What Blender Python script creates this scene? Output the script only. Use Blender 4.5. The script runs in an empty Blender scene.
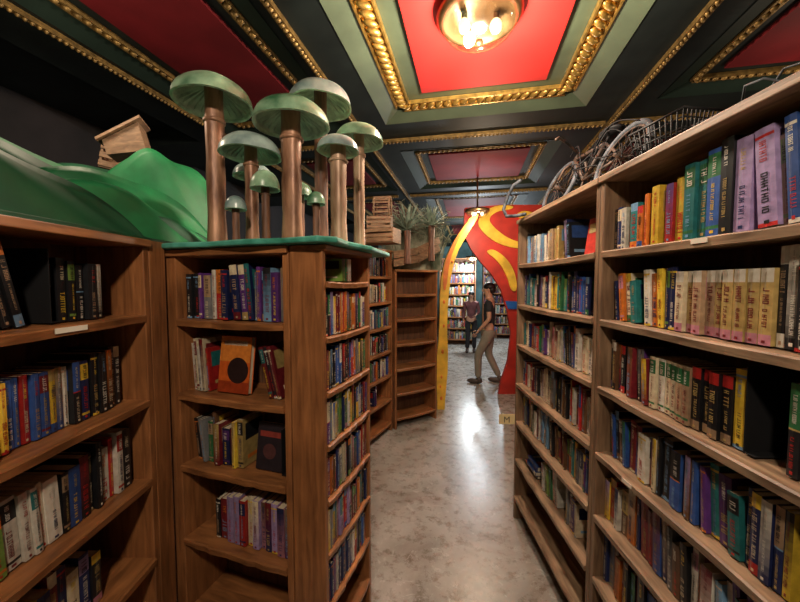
import bpy, bmesh, math, random
from mathutils import Matrix, Vector, Euler
from mathutils.geometry import tessellate_polygon
random.seed(7)
R=random.Random(11)
scene=bpy.context.scene
COL=scene.collection
rad=math.radians
# ------------------------------------------------------------------ materials
def newmat(name):
    m=bpy.data.materials.new(name); m.use_nodes=True
    nt=m.node_tree; b=nt.nodes['Principled BSDF']
    return m,nt,b
def mat(name,c,rough=.5,metal=0,var=.15,scale=8,bump=0.0,spec=.5,c2=None,stretch=(1,1,1)):
    m,nt,b=newmat(name)
    tc=nt.nodes.new('ShaderNodeTexCoord'); mp=nt.nodes.new('ShaderNodeMapping')
    mp.inputs['Scale'].default_value=stretch
    n=nt.nodes.new('ShaderNodeTexNoise'); n.inputs['Scale'].default_value=scale; n.inputs['Detail'].default_value=5
    r=nt.nodes.new('ShaderNodeValToRGB')
    c1=tuple(max(0,x*(1-var)) for x in c)+(1,)
    cc=tuple(c2)+(1,) if c2 else tuple(min(1,x*(1+var)) for x in c)+(1,)
    r.color_ramp.elements[0].color=c1; r.color_ramp.elements[1].color=cc
    r.color_ramp.elements[0].position=.35; r.color_ramp.elements[1].position=.65
    L=nt.links.new
    L(tc.outputs['Object'],mp.inputs['Vector']); L(mp.outputs[0],n.inputs['Vector']); L(n.outputs['Fac'],r.inputs[0]); L(r.outputs[0],b.inputs['Base Color'])
    b.inputs['Roughness'].default_value=rough; b.inputs['Metallic'].default_value=metal
    b.inputs['Specular IOR Level'].default_value=spec
    if bump:
        bp=nt.nodes.new('ShaderNodeBump'); bp.inputs['Strength'].default_value=bump; bp.inputs['Distance'].default_value=.01
        L(n.outputs['Fac'],bp.inputs['Height']); L(bp.outputs[0],b.inputs['Normal'])
    return m
def wood(name,dark,light,stretch,rough=.45,scale=6):
    m,nt,b=newmat(name); L=nt.links.new
    tc=nt.nodes.new('ShaderNodeTexCoord'); mp=nt.nodes.new('ShaderNodeMapping'); mp.inputs['Scale'].default_value=stretch
    n=nt.nodes.new('ShaderNodeTexNoise'); n.inputs['Scale'].default_value=scale; n.inputs['Detail'].default_value=8; n.inputs['Distortion'].default_value=.6
    n2=nt.nodes.new('ShaderNodeTexNoise'); n2.inputs['Scale'].default_value=5; n2.inputs['Detail'].default_value=4
    r=nt.nodes.new('ShaderNodeValToRGB')
    r.color_ramp.elements[0].color=dark+(1,); r.color_ramp.elements[1].color=light+(1,)
    r.color_ramp.elements[0].position=.25; r.color_ramp.elements[1].position=.75
    mx=nt.nodes.new('ShaderNodeMixRGB'); mx.blend_type='OVERLAY'; mx.inputs[0].default_value=.6
    L(tc.outputs['Object'],mp.inputs[0]); L(mp.outputs[0],n.inputs[0]); L(tc.outputs['Object'],n2.inputs[0])
    L(n.outputs[0],r.inputs[0]); L(r.outputs[0],mx.inputs[1]); L(n2.outputs['Fac'],mx.inputs[2]); L(mx.outputs[0],b.inputs['Base Color'])
    b.inputs['Roughness'].default_value=rough
    bp=nt.nodes.new('ShaderNodeBump'); bp.inputs['Strength'].default_value=.3; bp.inputs['Distance'].default_value=.003
    L(n.outputs[0],bp.inputs['Height']); L(bp.outputs[0],b.inputs['Normal'])
    return m
WLh=wood('wood_walnut_h',(.13,.048,.017),(.42,.17,.058),(1,6,10),.4)
WLv=wood('wood_walnut_v',(.145,.052,.018),(.38,.152,.053),(9,9,.8),.4)
WRh=wood('wood_worn_h',(.10,.055,.03),(.42,.28,.17),(1,6,10),.5)
WRv=wood('wood_worn_v',(.085,.043,.022),(.30,.185,.105),(9,9,.8),.5)
WD=wood('wood_back',(.055,.022,.010),(.17,.075,.033),(8,8,.8),rough=.7)
WC=wood('wood_crate',(.10,.05,.024),(.32,.19,.10),(3,3,10),rough=.6)
def attr_mat(name,rough):
    m,nt,b=newmat(name); L=nt.links.new
    a=nt.nodes.new('ShaderNodeAttribute'); a.attribute_name='Col'
    n=nt.nodes.new('ShaderNodeTexNoise'); n.inputs['Scale'].default_value=45; n.inputs['Detail'].default_value=4
    tc=nt.nodes.new('ShaderNodeTexCoord'); L(tc.outputs['Object'],n.inputs[0])
    mx=nt.nodes.new('ShaderNodeMixRGB'); mx.blend_type='OVERLAY'; mx.inputs[0].default_value=.6
    L(a.outputs['Color'],mx.inputs[1]); L(n.outputs['Fac'],mx.inputs[2]); L(mx.outputs[0],b.inputs['Base Color'])
    b.inputs['Roughness'].default_value=rough
    return m
MBOOK=attr_mat('book_cover_print',.38)
MPAGE=mat('paper_pages',(.55,.45,.31),.85,var=.2,scale=30,stretch=(20,1,.3))
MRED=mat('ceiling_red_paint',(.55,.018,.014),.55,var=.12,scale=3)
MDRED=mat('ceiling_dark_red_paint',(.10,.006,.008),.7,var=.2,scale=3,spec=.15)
MDARK=mat('ceiling_black_green_paint',(.010,.014,.013),.6,var=.3,scale=4,spec=.2)
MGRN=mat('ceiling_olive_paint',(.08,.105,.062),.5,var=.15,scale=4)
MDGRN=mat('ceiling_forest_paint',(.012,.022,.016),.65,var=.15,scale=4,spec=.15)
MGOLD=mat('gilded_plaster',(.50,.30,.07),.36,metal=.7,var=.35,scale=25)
MGOLDD=mat('darker_gilt',(.20,.12,.035),.5,metal=.6,var=.4,scale=25)  # darker gilt; dimness of the side coffers is put into its colour
MWALL=mat('dark_wall_plaster',(.016,.011,.011),.8,var=.4,scale=3)
MBLK=mat('black_enamel_metal',(.010,.010,.011),.6,var=.2,spec=.2)
MCARD=mat('white_card',(.68,.62,.50),.7,var=.06)
MYCARD=mat('yellowed_card',(.70,.55,.28),.7,var=.08)
MINK=mat('black_ink',(.02,.02,.02),.7,var=.1)
MG1=mat('green_paint_bright',(.012,.18,.058),.55,var=.35,scale=6)
MG2=mat('green_paint_deep',(.003,.062,.024),.6,var=.35,scale=6)
MG3=mat('teal_green_paint',(.03,.30,.19),.45,var=.45,scale=12,c2=(.10,.42,.33))
MCAP=mat('mushroom_cap_green',(.05,.22,.10),.33,var=.5,scale=9,c2=(.36,.55,.36),bump=.3)
MCAPB=mat('mushroom_cap_blue',(.14,.25,.27),.28,var=.5,scale=9,c2=(.45,.57,.52),bump=.3)
MCAPU=mat('mushroom_cap_underside',(.48,.56,.44),.5,var=.3,scale=20)
MRIM=mat('mushroom_cap_rim',(.50,.63,.47),.5,var=.3,scale=30)
MCOP=mat('copper_stem',(.24,.095,.05),.45,metal=.25,var=.5,scale=12,stretch=(2,2,.5),c2=(.46,.24,.14),bump=.25)
MCOPL=mat('pale_copper_stem',(.40,.22,.13),.45,metal=.2,var=.4,scale=12,stretch=(2,2,.5),c2=(.56,.38,.25),bump=.25)
MSTM=mat('bark_stem',(.16,.07,.04),.6,var=.5,scale=18,stretch=(3,3,.4))
MYEL=mat('yellow_arch_paint',(.75,.45,.04),.5,var=.25,scale=6)
MORG=mat('orange_arch_paint',(.68,.17,.02),.5,var=.25,scale=6)
MARC=mat('red_arch_paint',(.50,.03,.018),.5,var=.2,scale=4)
MBLU=mat('blue_arch_paint',(.02,.12,.45),.4,var=.1)
MSTEEL=mat('worn_bicycle_steel',(.035,.034,.035),.6,metal=.1,var=.6,scale=20,c2=(.10,.06,.04),spec=.3)
MTYRE=mat('grey_tyre_rubber',(.045,.055,.065),.65,var=.5,scale=20,c2=(.11,.125,.145),spec=.25)
MBRASS=mat('lamp_brass',(.17,.10,.045),.32,metal=.85,var=.25)
MSKIN=mat('skin',(.50,.28,.18),.5,var=.08)
MHAIR=mat('black_hair',(.012,.010,.009),.5,var=.3,scale=40,stretch=(4,4,1))
MSHIRT=mat('charcoal_cotton',(.016,.017,.020),.85,var=.15)
MKHAK=mat('khaki_cloth',(.25,.22,.17),.85,var=.1)
MGREY=mat('maroon_grey_cloth',(.14,.05,.05),.85,var=.3)
MSHOE=mat('brown_shoe_leather',(.07,.05,.04),.5,var=.2)
MGRS=mat('dried_grass_green',(.13,.16,.085),.8,var=.5,scale=6,c2=(.34,.32,.22))
MAGV=mat('grey_green_spiky_leaf',(.17,.25,.18),.55,var=.35,scale=8,c2=(.36,.44,.33))
def glassmat():
    m=bpy.data.materials.new('clear_lamp_glass'); m.use_nodes=True; nt=m.node_tree
    for n in list(nt.nodes): nt.nodes.remove(n)
    o=nt.nodes.new('ShaderNodeOutputMaterial'); mx=nt.nodes.new('ShaderNodeMixShader'); mx.inputs[0].default_value=.22
    t=nt.nodes.new('ShaderNodeBsdfTransparent'); t.inputs[0].default_value=(.93,.90,.84,1)
    g=nt.nodes.new('ShaderNodeBsdfGlossy'); g.inputs['Roughness'].default_value=.12; g.inputs[0].default_value=(1,.95,.85,1)
    nt.links.new(t.outputs[0],mx.inputs[1]); nt.links.new(g.outputs[0],mx.inputs[2]); nt.links.new(mx.outputs[0],o.inputs[0])
    return m
MGLASS=glassmat()
def emit(name,c,s):
    m,nt,b=newmat(name); b.inputs['Base Color'].default_value=c+(1,); b.inputs['Emission Color'].default_value=c+(1,); b.inputs['Emission Strength'].default_value=s
    return m
MBULB=emit('lit_bulb',(1,.90,.72),60)
MBULB2=emit('dim_bulb',(1,.82,.55),2.0)
def floormat():
    m,nt,b=newmat('sealed_concrete'); L=nt.links.new
    def N(t): return nt.nodes.new('ShaderNodeTex'+t)
    tc=nt.nodes.new('ShaderNodeTexCoord')
    n=N('Noise'); n.inputs['Scale'].default_value=1.8; n.inputs['Detail'].default_value=10; n.inputs['Roughness'].default_value=.66; n.inputs['Distortion'].default_value=.8
    r=nt.nodes.new('ShaderNodeValToRGB')
    e=r.color_ramp.elements; e[0].position=.30; e[0].color=(.20,.165,.13,1); e[1].position=.70; e[1].color=(.50,.48,.44,1)
    x=e.new(.5); x.color=(.37,.345,.305,1)
    n2=N('Noise'); n2.inputs['Scale'].default_value=11; n2.inputs['Detail'].default_value=10; n2.inputs['Roughness'].default_value=.75
    r2=nt.nodes.new('ShaderNodeValToRGB'); r2.color_ramp.elements[0].position=.36; r2.color_ramp.elements[0].color=(.45,.36,.27,1); r2.color_ramp.elements[1].position=.48; r2.color_ramp.elements[1].color=(1,1,1,1)
    m1=nt.nodes.new('ShaderNodeMixRGB'); m1.blend_type='MULTIPLY'; m1.inputs[0].default_value=.8
    n3=N('Noise'); n3.inputs['Scale'].default_value=7; n3.inputs['Detail'].default_value=12; n3.inputs['Roughness'].default_value=.82; n3.inputs['Distortion'].default_value=2.5
    r3=nt.nodes.new('ShaderNodeValToRGB'); r3.color_ramp.elements[0].position=.56; r3.color_ramp.elements[0].color=(0,0,0,1); r3.color_ramp.elements[1].position=.62; r3.color_ramp.elements[1].color=(.7,.7,.7,1)
    m2=nt.nodes.new('ShaderNodeMixRGB'); m2.inputs[2].default_value=(.66,.65,.61,1)
    L(tc.outputs['Object'],n.inputs[0]); L(tc.outputs['Object'],n2.inputs[0]); L(tc.outputs['Object'],n3.inputs[0])
    L(n.outputs[0],r.inputs[0]); L(n2.outputs[0],r2.inputs[0]); L(n3.outputs[0],r3.inputs[0])
    L(r.outputs[0],m1.inputs[1]); L(r2.outputs[0],m1.inputs[2]); L(m1.outputs[0],m2.inputs[1]); L(r3.outputs[0],m2.inputs[0])
    L(m2.outputs[0],b.inputs['Base Color'])
    rr=nt.nodes.new('ShaderNodeMapRange'); rr.inputs['To Min'].default_value=.14; rr.inputs['To Max'].default_value=.42
    L(n2.outputs[0],rr.inputs[0]); L(rr.outputs[0],b.inputs['Roughness'])
    bp=nt.nodes.new('ShaderNodeBump'); bp.inputs['Strength'].default_value=.14; bp.inputs['Distance'].default_value=.004
    L(n2.outputs[0],bp.inputs['Height']); L(bp.outputs[0],b.inputs['Normal'])
    return m
MFLOOR=floormat()
# ------------------------------------------------------------------ mesh builder
class MB:
    def __init__(s): s.v=[]; s.f=[]; s.c=[]; s.m=[]; s.sm=[]
    def add(s,vs,fs,col=(1,1,1),mi=0,M=None,smooth=False):
        o=len(s.v)
        for p in vs:
            p=Vector(p)
            s.v.append(M@p if M else p)
        for f in fs:
            s.f.append([o+i for i in f]); s.c.append(col); s.m.append(mi); s.sm.append(smooth)
    def box(s,x0,x1,y0,y1,z0,z1,col=(1,1,1),mi=0,M=None):
        vs=[(x0,y0,z0),(x1,y0,z0),(x1,y1,z0),(x0,y1,z0),(x0,y0,z1),(x1,y0,z1),(x1,y1,z1),(x0,y1,z1)]
        s.add(vs,[(0,3,2,1),(4,5,6,7),(0,1,5,4),(1,2,6,5),(2,3,7,6),(3,0,4,7)],col,mi,M)
    def quad(s,a,b,c,d,col=(1,1,1),mi=0,M=None): s.add([a,b,c,d],[(0,1,2,3)],col,mi,M)
    def tube(s,pts,r,seg=8,closed=False,mi=0,M=None,col=(1,1,1),caps=True):
        pts=[Vector(p) for p in pts]; n=len(pts)
        rs=r if isinstance(r,(list,tuple)) else [r]*n
        vs=[]; up=None
        for i,p in enumerate(pts):
            if closed: t=(pts[(i+1)%n]-pts[i-1]).normalized()
            else: t=(pts[min(i+1,n-1)]-pts[max(i-1,0)]).normalized()
            if up is None:
                up=Vector((0,0,1)) if abs(t.z)<.9 else Vector((1,0,0))
            u=(up-t*up.dot(t)).normalized(); w=t.cross(u); up=u
            for k in range(seg):
                a=2*math.pi*k/seg; vs.append(p+(u*math.cos(a)+w*math.sin(a))*rs[i])
        fs=[]
        for i in range(n if closed else n-1):
            j=(i+1)%n
            for k in range(seg):
                l=(k+1)%seg; fs.append((i*seg+k,i*seg+l,j*seg+l,j*seg+k))
        if not closed and caps:
            fs.append(tuple(range(seg))[::-1]); fs.append(tuple((n-1)*seg+k for k in range(seg)))
        s.add(vs,fs,col,mi,M,True)
    def lathe(s,prof,seg=28,mi=0,M=None,col=(1,1,1),wob=None):
        vs=[];fs=[]; n=len(prof)
        for (r,z) in prof:
            for k in range(seg):
                a=2*math.pi*k/seg; q=wob(a) if wob else 1
                vs.append((r*q*math.cos(a),r*q*math.sin(a),z))
        for i in range(n-1):
            for k in range(seg):
                l=(k+1)%seg; fs.append((i*seg+k,i*seg+l,(i+1)*seg+l,(i+1)*seg+k))
        s.add(vs,fs,col,mi,M,True)
    def ell(s,c,r,seg=12,rings=8,mi=0,M=None,col=(1,1,1),zmin=-1):
        vs=[];fs=[]
        for i in range(rings+1):
            t=math.pi*i/rings
            for k in range(seg):
                a=2*math.pi*k/seg
                vs.append((c[0]+r[0]*math.sin(t)*math.cos(a),c[1]+r[1]*math.sin(t)*math.sin(a),c[2]+r[2]*max(zmin,math.cos(t))))
        for i in range(rings):
            for k in range(seg):
                l=(k+1)%seg; fs.append((i*seg+k,(i+1)*seg+k,(i+1)*seg+l,i*seg+l))
        s.add(vs,fs,col,mi,M,True)
    def mesh(s,name,mats,cols=False):
        me=bpy.data.meshes.new(name); me.from_pydata([tuple(v) for v in s.v],[],s.f)
        for m in mats: me.materials.append(m)
        me.polygons.foreach_set('material_index',s.m); me.polygons.foreach_set('use_smooth',s.sm)
        if cols:
            ca=me.color_attributes.new('Col','FLOAT_COLOR','CORNER'); buf=[]
            for f,c in zip(s.f,s.c):
                for _ in f: buf+= [c[0],c[1],c[2],1.0]
            ca.data.foreach_set('color',buf)
        me.update(); return me
    def obj(s,name,mats,parent=None,cols=False,bevel=0):
        o=bpy.data.objects.new(name,s.mesh(name,mats if isinstance(mats,list) else [mats],cols)); COL.objects.link(o)
        if parent: o.parent=parent
        if bevel:
            b=o.modifiers.new('bevel','BEVEL'); b.width=bevel; b.segments=2; b.limit_method='ANGLE'
        return o
def tag(o,label,cat,group=None,kind=None):
    o['label']=label; o['category']=cat
    if group:o['group']=group
    if kind:o['kind']=kind
    return o
def empty(name,loc=(0,0,0),rz=0):
    e=bpy.data.objects.new(name,None); COL.objects.link(e); e.location=loc; e.rotation_euler=(0,0,rz); e.empty_display_size=.1; return e
# ------------------------------------------------------------------ room (building axis turned against the aisle)
PHI=rad(11.5)
ZC=3.0
def struct(o): o['kind']='structure'; return o
def room(mb,name,mats):
    o=mb.obj(name,mats); o.rotation_euler=(0,0,-PHI); return struct(o)
B0,B1,A0,A1=-3.5,3.4,-3.2,13.0
m=MB(); m.box(B0,B1,A0,A1,-.1,0); room(m,'floor',MFLOOR)
m=MB(); m.box(B0,B1,A0,A1,ZC+.14,ZC+.24); room(m,'ceiling',MDARK)
m=MB(); m.box(B0-.1,B0,A0,A1,-.1,ZC+.24); room(m,'wall_left',MWALL)
m=MB(); m.box(B1,B1+.1,A0,A1,-.1,ZC+.24); room(m,'wall_right',MWALL)
MTEAL=mat('far_wall_teal',(.16,.30,.30),.8,var=.4,scale=2)  # the far room's bluish-green light is put into the wall colour
m=MB(); m.box(B0-.1,B1+.1,A1,A1+.1,-.1,ZC+.24); room(m,'wall_back',MTEAL)
m=MB(); m.box(B0-.1,B1+.1,A0-.1,A0,-.1,ZC+.24); room(m,'wall_front',MWALL)
tn=[0]
def tname(): tn[0]+=1; return 'trim_%d'%tn[0]
cb=[(-3.5,-2.55),(-2.15,-1.05),(-.72,.85),(1.33,2.75),(3.2,3.4)]
ca=[(-1.35,.32),(.75,2.93),(3.55,5.0),(5.6,7.6),(8.2,10.2),(10.8,12.6)]
for b0,b1 in [(-2.55,-2.15),(-1.05,-.72),(.85,1.33),(2.75,3.2)]:
    m=MB(); m.box(b0,b1,A0,A1,ZC,ZC+.14); room(m,tname(),MDARK)
ab=[(A0,-1.35),(.32,.75),(2.93,3.55),(5.0,5.6),(7.6,8.2),(10.2,10.8)]
for a0,a1 in ab:
    for b0,b1 in [(-2.15,-1.05),(-.72,.85),(1.33,2.75),(-3.5,-2.55)]:
        m=MB(); m.box(b0,b1,a0,a1,ZC,ZC+.14); room(m,tname(),MDARK)
def gold_run(m,p0,p1,w,z,step=.05,beads=True):
    d=Vector((p1[0]-p0[0],p1[1]-p0[1],0)); L=d.length; d.normalize(); n=Vector((-d.y,d.x,0))
    Mx=Matrix(((d.x,n.x,0,p0[0]),(d.y,n.y,0,p0[1]),(0,0,1,0),(0,0,0,1)))
    m.box(0,L,-w/2,w/2,z-.012,z,M=Mx)
    m.box(0,L,w/2-.012,w/2,z-.028,z-.01,M=Mx); m.box(0,L,-w/2,-w/2+.012,z-.028,z-.01,M=Mx)
    if beads:
        k=int(L/step)
        for i in range(k):
            T=Mx@Matrix.Translation(((i+.5)*L/k,0,z-.018))@Matrix.Rotation(.7,4,'Z')
            m.ell((0,0,0),(step*.36,w*.44,.024),8,6,M=T)
for (b0,b1) in cb[1:4]:
    for (a0,a1) in ca[1:5]:
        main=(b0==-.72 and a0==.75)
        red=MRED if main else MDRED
        m=MB(); s_=.13
        z0,z1=ZC-.005,ZC+.04
        m.quad((b0,a0,z0),(b1,a0,z0),(b1-s_,a0+s_,z1),(b0+s_,a0+s_,z1))
        m.quad((b1,a0,z0),(b1,a1,z0),(b1-s_,a1-s_,z1),(b1-s_,a0+s_,z1))
        m.quad((b1,a1,z0),(b0,a1,z0),(b0+s_,a1-s_,z1),(b1-s_,a1-s_,z1))
        m.quad((b0,a1,z0),(b0,a0,z0),(b0+s_,a0+s_,z1),(b0+s_,a1-s_,z1))
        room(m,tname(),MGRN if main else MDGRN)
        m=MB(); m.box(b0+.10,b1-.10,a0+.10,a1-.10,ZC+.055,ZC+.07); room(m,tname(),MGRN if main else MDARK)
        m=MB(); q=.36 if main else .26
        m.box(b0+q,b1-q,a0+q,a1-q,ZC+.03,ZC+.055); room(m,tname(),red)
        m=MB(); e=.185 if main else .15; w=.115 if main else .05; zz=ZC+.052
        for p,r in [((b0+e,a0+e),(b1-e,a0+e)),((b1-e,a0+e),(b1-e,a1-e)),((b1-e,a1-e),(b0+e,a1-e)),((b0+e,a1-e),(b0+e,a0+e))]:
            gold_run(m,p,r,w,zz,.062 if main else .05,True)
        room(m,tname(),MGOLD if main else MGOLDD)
m=MB()
for b in (-.96,1.13): gold_run(m,(b,A0+.1),(b,10.5),.04,ZC-.001,.035)
gold_run(m,(-2.2,A0+.1),(-2.2,10.5),.03,ZC-.001,.03)
room(m,tname(),MGOLDD)
for a in (3.25,5.3):
    m=MB()
    for b0,b1 in [(-2.1,-1.1),(-.92,1.09),(1.2,2.7)]: gold_run(m,(b0,a),(b1,a),.04,ZC-.001,.035)
    room(m,tname(),MGOLDD)
# ------------------------------------------------------------------ bookcases
CASES={}
def M2(origin,ang): return Matrix.Translation((origin[0],origin[1],0))@Matrix.Rotation(ang,4,'Z')
def bookcase(key,label,origin,ang,W,D,H,shelves,mh,mv,t=.025,stile=0,backm=WD,toplip=0.0,group='wooden bookcases lining the aisle',ov=.0):
    e=empty('bookcase',(origin[0],origin[1],0),ang); tag(e,label,'bookcase',group)
    def part(n,x0,x1,y0,y1,z0,z1,mt,bev=.003):
        mb=MB(); mb.box(x0,x1,y0,y1,z0,z1); o=mb.obj(n,mt,e,bevel=bev); return o
    part('side_panel',0,t+stile,0,D,0,H-t,mv)
    part('side_panel',W-t,W,0,D,0,H-t,mv)
    part('back_panel',t,W-t,D-.012,D,0,H-t,backm,0)
    part('top_panel',-ov,W+ov,-.012-toplip,D,H-t,H,mh)
    for z in shelves:
        mb=MB(); n=14; x0=t+stile; x1=W-t
        vs=[];fs=[]
        for i in range(n+1):
            x=x0+(x1-x0)*i/n; y=-.004+R.uniform(-.003,.003); dz=-.005*math.sin(math.pi*i/n)+R.uniform(-.001,.001)
            vs+=[(x,y,z-t+dz),(x,y-.002,z-.004+dz),(x,y+.004,z+(dz if dz<0 else 0)),(x,D-.012,z),(x,D-.012,z-t)]
        for i in range(n):
            for k in range(5):
                l=(k+1)%5; a=i*5; b=a+5; fs.append((a+k,a+l,b+l,b+k))
        fs.append((0,1,2,3,4)); fs.append(tuple(n*5+k for k in (4,3,2,1,0)))
        mb.add(vs,fs); mb.obj('shelf',mh,e)
    CASES[key]=dict(M=M2(origin,ang),W=W,D=D,H=H,sh=sorted(shelves,reverse=True),t=t,e=e)
    return e
RS=[1.775,1.505,1.235,.965,.70,.435,.17]
bookcase('R1','tall worn wooden bookcase packed with paperbacks beneath a bicycle',(.80,1.395),rad(-90),1.25,.25,2.07,RS,WRh,WRv)
bookcase('R2','tall worn wooden bookcase with emptier bottom shelves at aisle end',(.80,2.36),rad(-90),.96,.25,2.07,RS,WRh,WRv)
eA=bookcase('A','low walnut-stained bookcase carrying a painted green hill landscape',(-.884,.15),rad(90),1.07,.25,1.80,[1.54,1.24,.953,.66,.37,.1],WLh,WLv)
mb=MB(); mb.box(1.072,1.155,.0,.05,0,1.80); mb.obj('corner_post',WLv,eA,bevel=.003)
AB=rad(-18)
cB,sB=math.cos(AB),math.sin(AB)
OB=(-.907,1.335)
bookcase('B','walnut-stained bookcase facing the aisle end, mushrooms standing on top',OB,AB,.56,.22,1.775,[1.512,1.225,.94,.64,.34,.1],WLh,WLv,stile=.03)
OBP=(OB[0]+.690*cB,OB[1]+.690*sB)
BPS=[1.655,1.468,1.283,1.098,.905,.715,.525,.335,.145]
bookcase('BP','narrow paperback bookcase turned toward the aisle with closely spaced shelves',OBP,AB+rad(90),.39,.126,1.775,BPS,WLh,WLv,t=.02)
bookcase('C','walnut bookcase of mixed paperbacks beneath stacked wooden crates',(-.50,2.95),rad(64),.95,.24,2.0,[1.72,1.45,1.18,.91,.64,.37,.1],WLh,WLv)
bookcase('D','nearly empty walnut bookcase beside the yellow arch',(-.055,3.80),rad(33),.60,.24,1.80,[1.52,1.24,.96,.68,.40,.12],WLh,WLv)
bookcase('E','walnut bookcase continuing the row behind the mushrooms',(-.47,1.80),rad(90),1.05,.22,1.775,[1.5,1.2,.9,.6,.3],WLh,WLv)
FARS=[1.95,1.65,1.35,1.05,.75,.45,.15]
bookcase('F1','tall dark bookcase full of books in the far room',(1.05,9.2),rad(-8),.95,.28,2.3,FARS,WLh,WLv)
bookcase('F2','tall dark bookcase full of books in the far room',(2.45,10.2),rad(-8),1.2,.28,2.3,FARS,WLh,WLv)
# ------------------------------------------------------------------ books
PC={'black':(.012,.012,.014),'navy':(.014,.022,.085),'blue':(.03,.08,.27),'sky':(.15,.28,.43),'teal':(.02,.155,.155),'green':(.028,.135,.05),
'lime':(.15,.26,.05),'red':(.40,.02,.018),'maroon':(.15,.013,.018),'orange':(.52,.14,.02),'yellow':(.66,.44,.04),'gold':(.38,.26,.09),
'cream':(.58,.48,.32),'white':(.62,.57,.48),'grey':(.17,.165,.165),'purple':(.10,.03,.17),'pink':(.42,.17,.22),'brown':(.14,.065,.03),'tan':(.34,.22,.13),'lilac':(.28,.20,.36)}
PAL={'mix':['red','navy','black','white','blue','yellow','green','purple','cream','orange','teal','maroon','black','grey','black','brown','navy','cream','black','maroon','white'],
'dark':['black','black','navy','maroon','brown','black','grey','blue','black'],
'cream':['cream','cream','white','tan','cream'],
'gold':['gold','cream','gold','tan'],
'bluey':['navy','blue','teal','grey','sky','purple','black','white','navy','black'],
'bright':['yellow','red','orange','purple','lime','blue','teal','white','pink'],
'pink':['pink','lilac','purple','pink','cream','lilac','navy','red'],
'white':['white','white','cream','sky','grey'],
'reds':['red','maroon','orange','cream','red','brown','white'],
'greenw':['green','white','lime','white','green','navy'],
'blues':['navy','blue','navy','black'],
'black':['black','black','navy'],'blackonly':['black'],
'yel':['yellow','yellow','red','orange'],'yellow':['yellow'],
'primary':['blue','white','yellow','yellow','red','red','blue','navy','white'],
'teal':['teal','teal','green'],'tall':['blue','navy','white','lilac','maroon','blue','tan','grey','navy','black']}
DARKS={'black','navy','maroon','brown','purple','teal','green','blue','red','grey'}
BOOKS=[]
def mixc(a,b,f): return tuple(x*(1-f)+y*f for x,y in zip(a,b))
def glyphs(mb,t,z0,z1,col,M,detail,frac=None):
    z=z0; w=t*(frac or R.uniform(.22,.42)); x0=(t-w)/2+R.uniform(-.06,.06)*t; y=-.0024
    st=w*R.uniform(.62,.85)
    while z<z1-st*.6:
        if R.random()<.14: z+=st*.6; continue
        if detail:
            a=st*.2; g=R.randint(0,4)
            segs={0:[(0,w,0,a),(0,a,0,st*.75)],1:[(0,w,0,a),(0,w,st*.5,st*.5+a),(w*.42,w*.58,0,st*.6)],2:[(0,w,0,a)],3:[(0,w,0,a),(0,w,st*.5,st*.5+a),(0,a,0,st*.6),(w-a,w,0,st*.6)],4:[(w-a,w,0,st*.7),(0,w,st*.28,st*.28+a)]}[g]
            for (u0,u1,v0,v1) in segs:
                mb.quad((x0+u0,y,z+v0),(x0+u1,y,z+v0),(x0+u1,y,z+v1),(x0+u0,y,z+v1),col,0,M)
        else:
            mb.quad((x0,y,z),(x0+w,y,z),(x0+w,y,z+st*.4),(x0,y,z+st*.4),col,0,M)
        z+=st*.9
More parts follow.
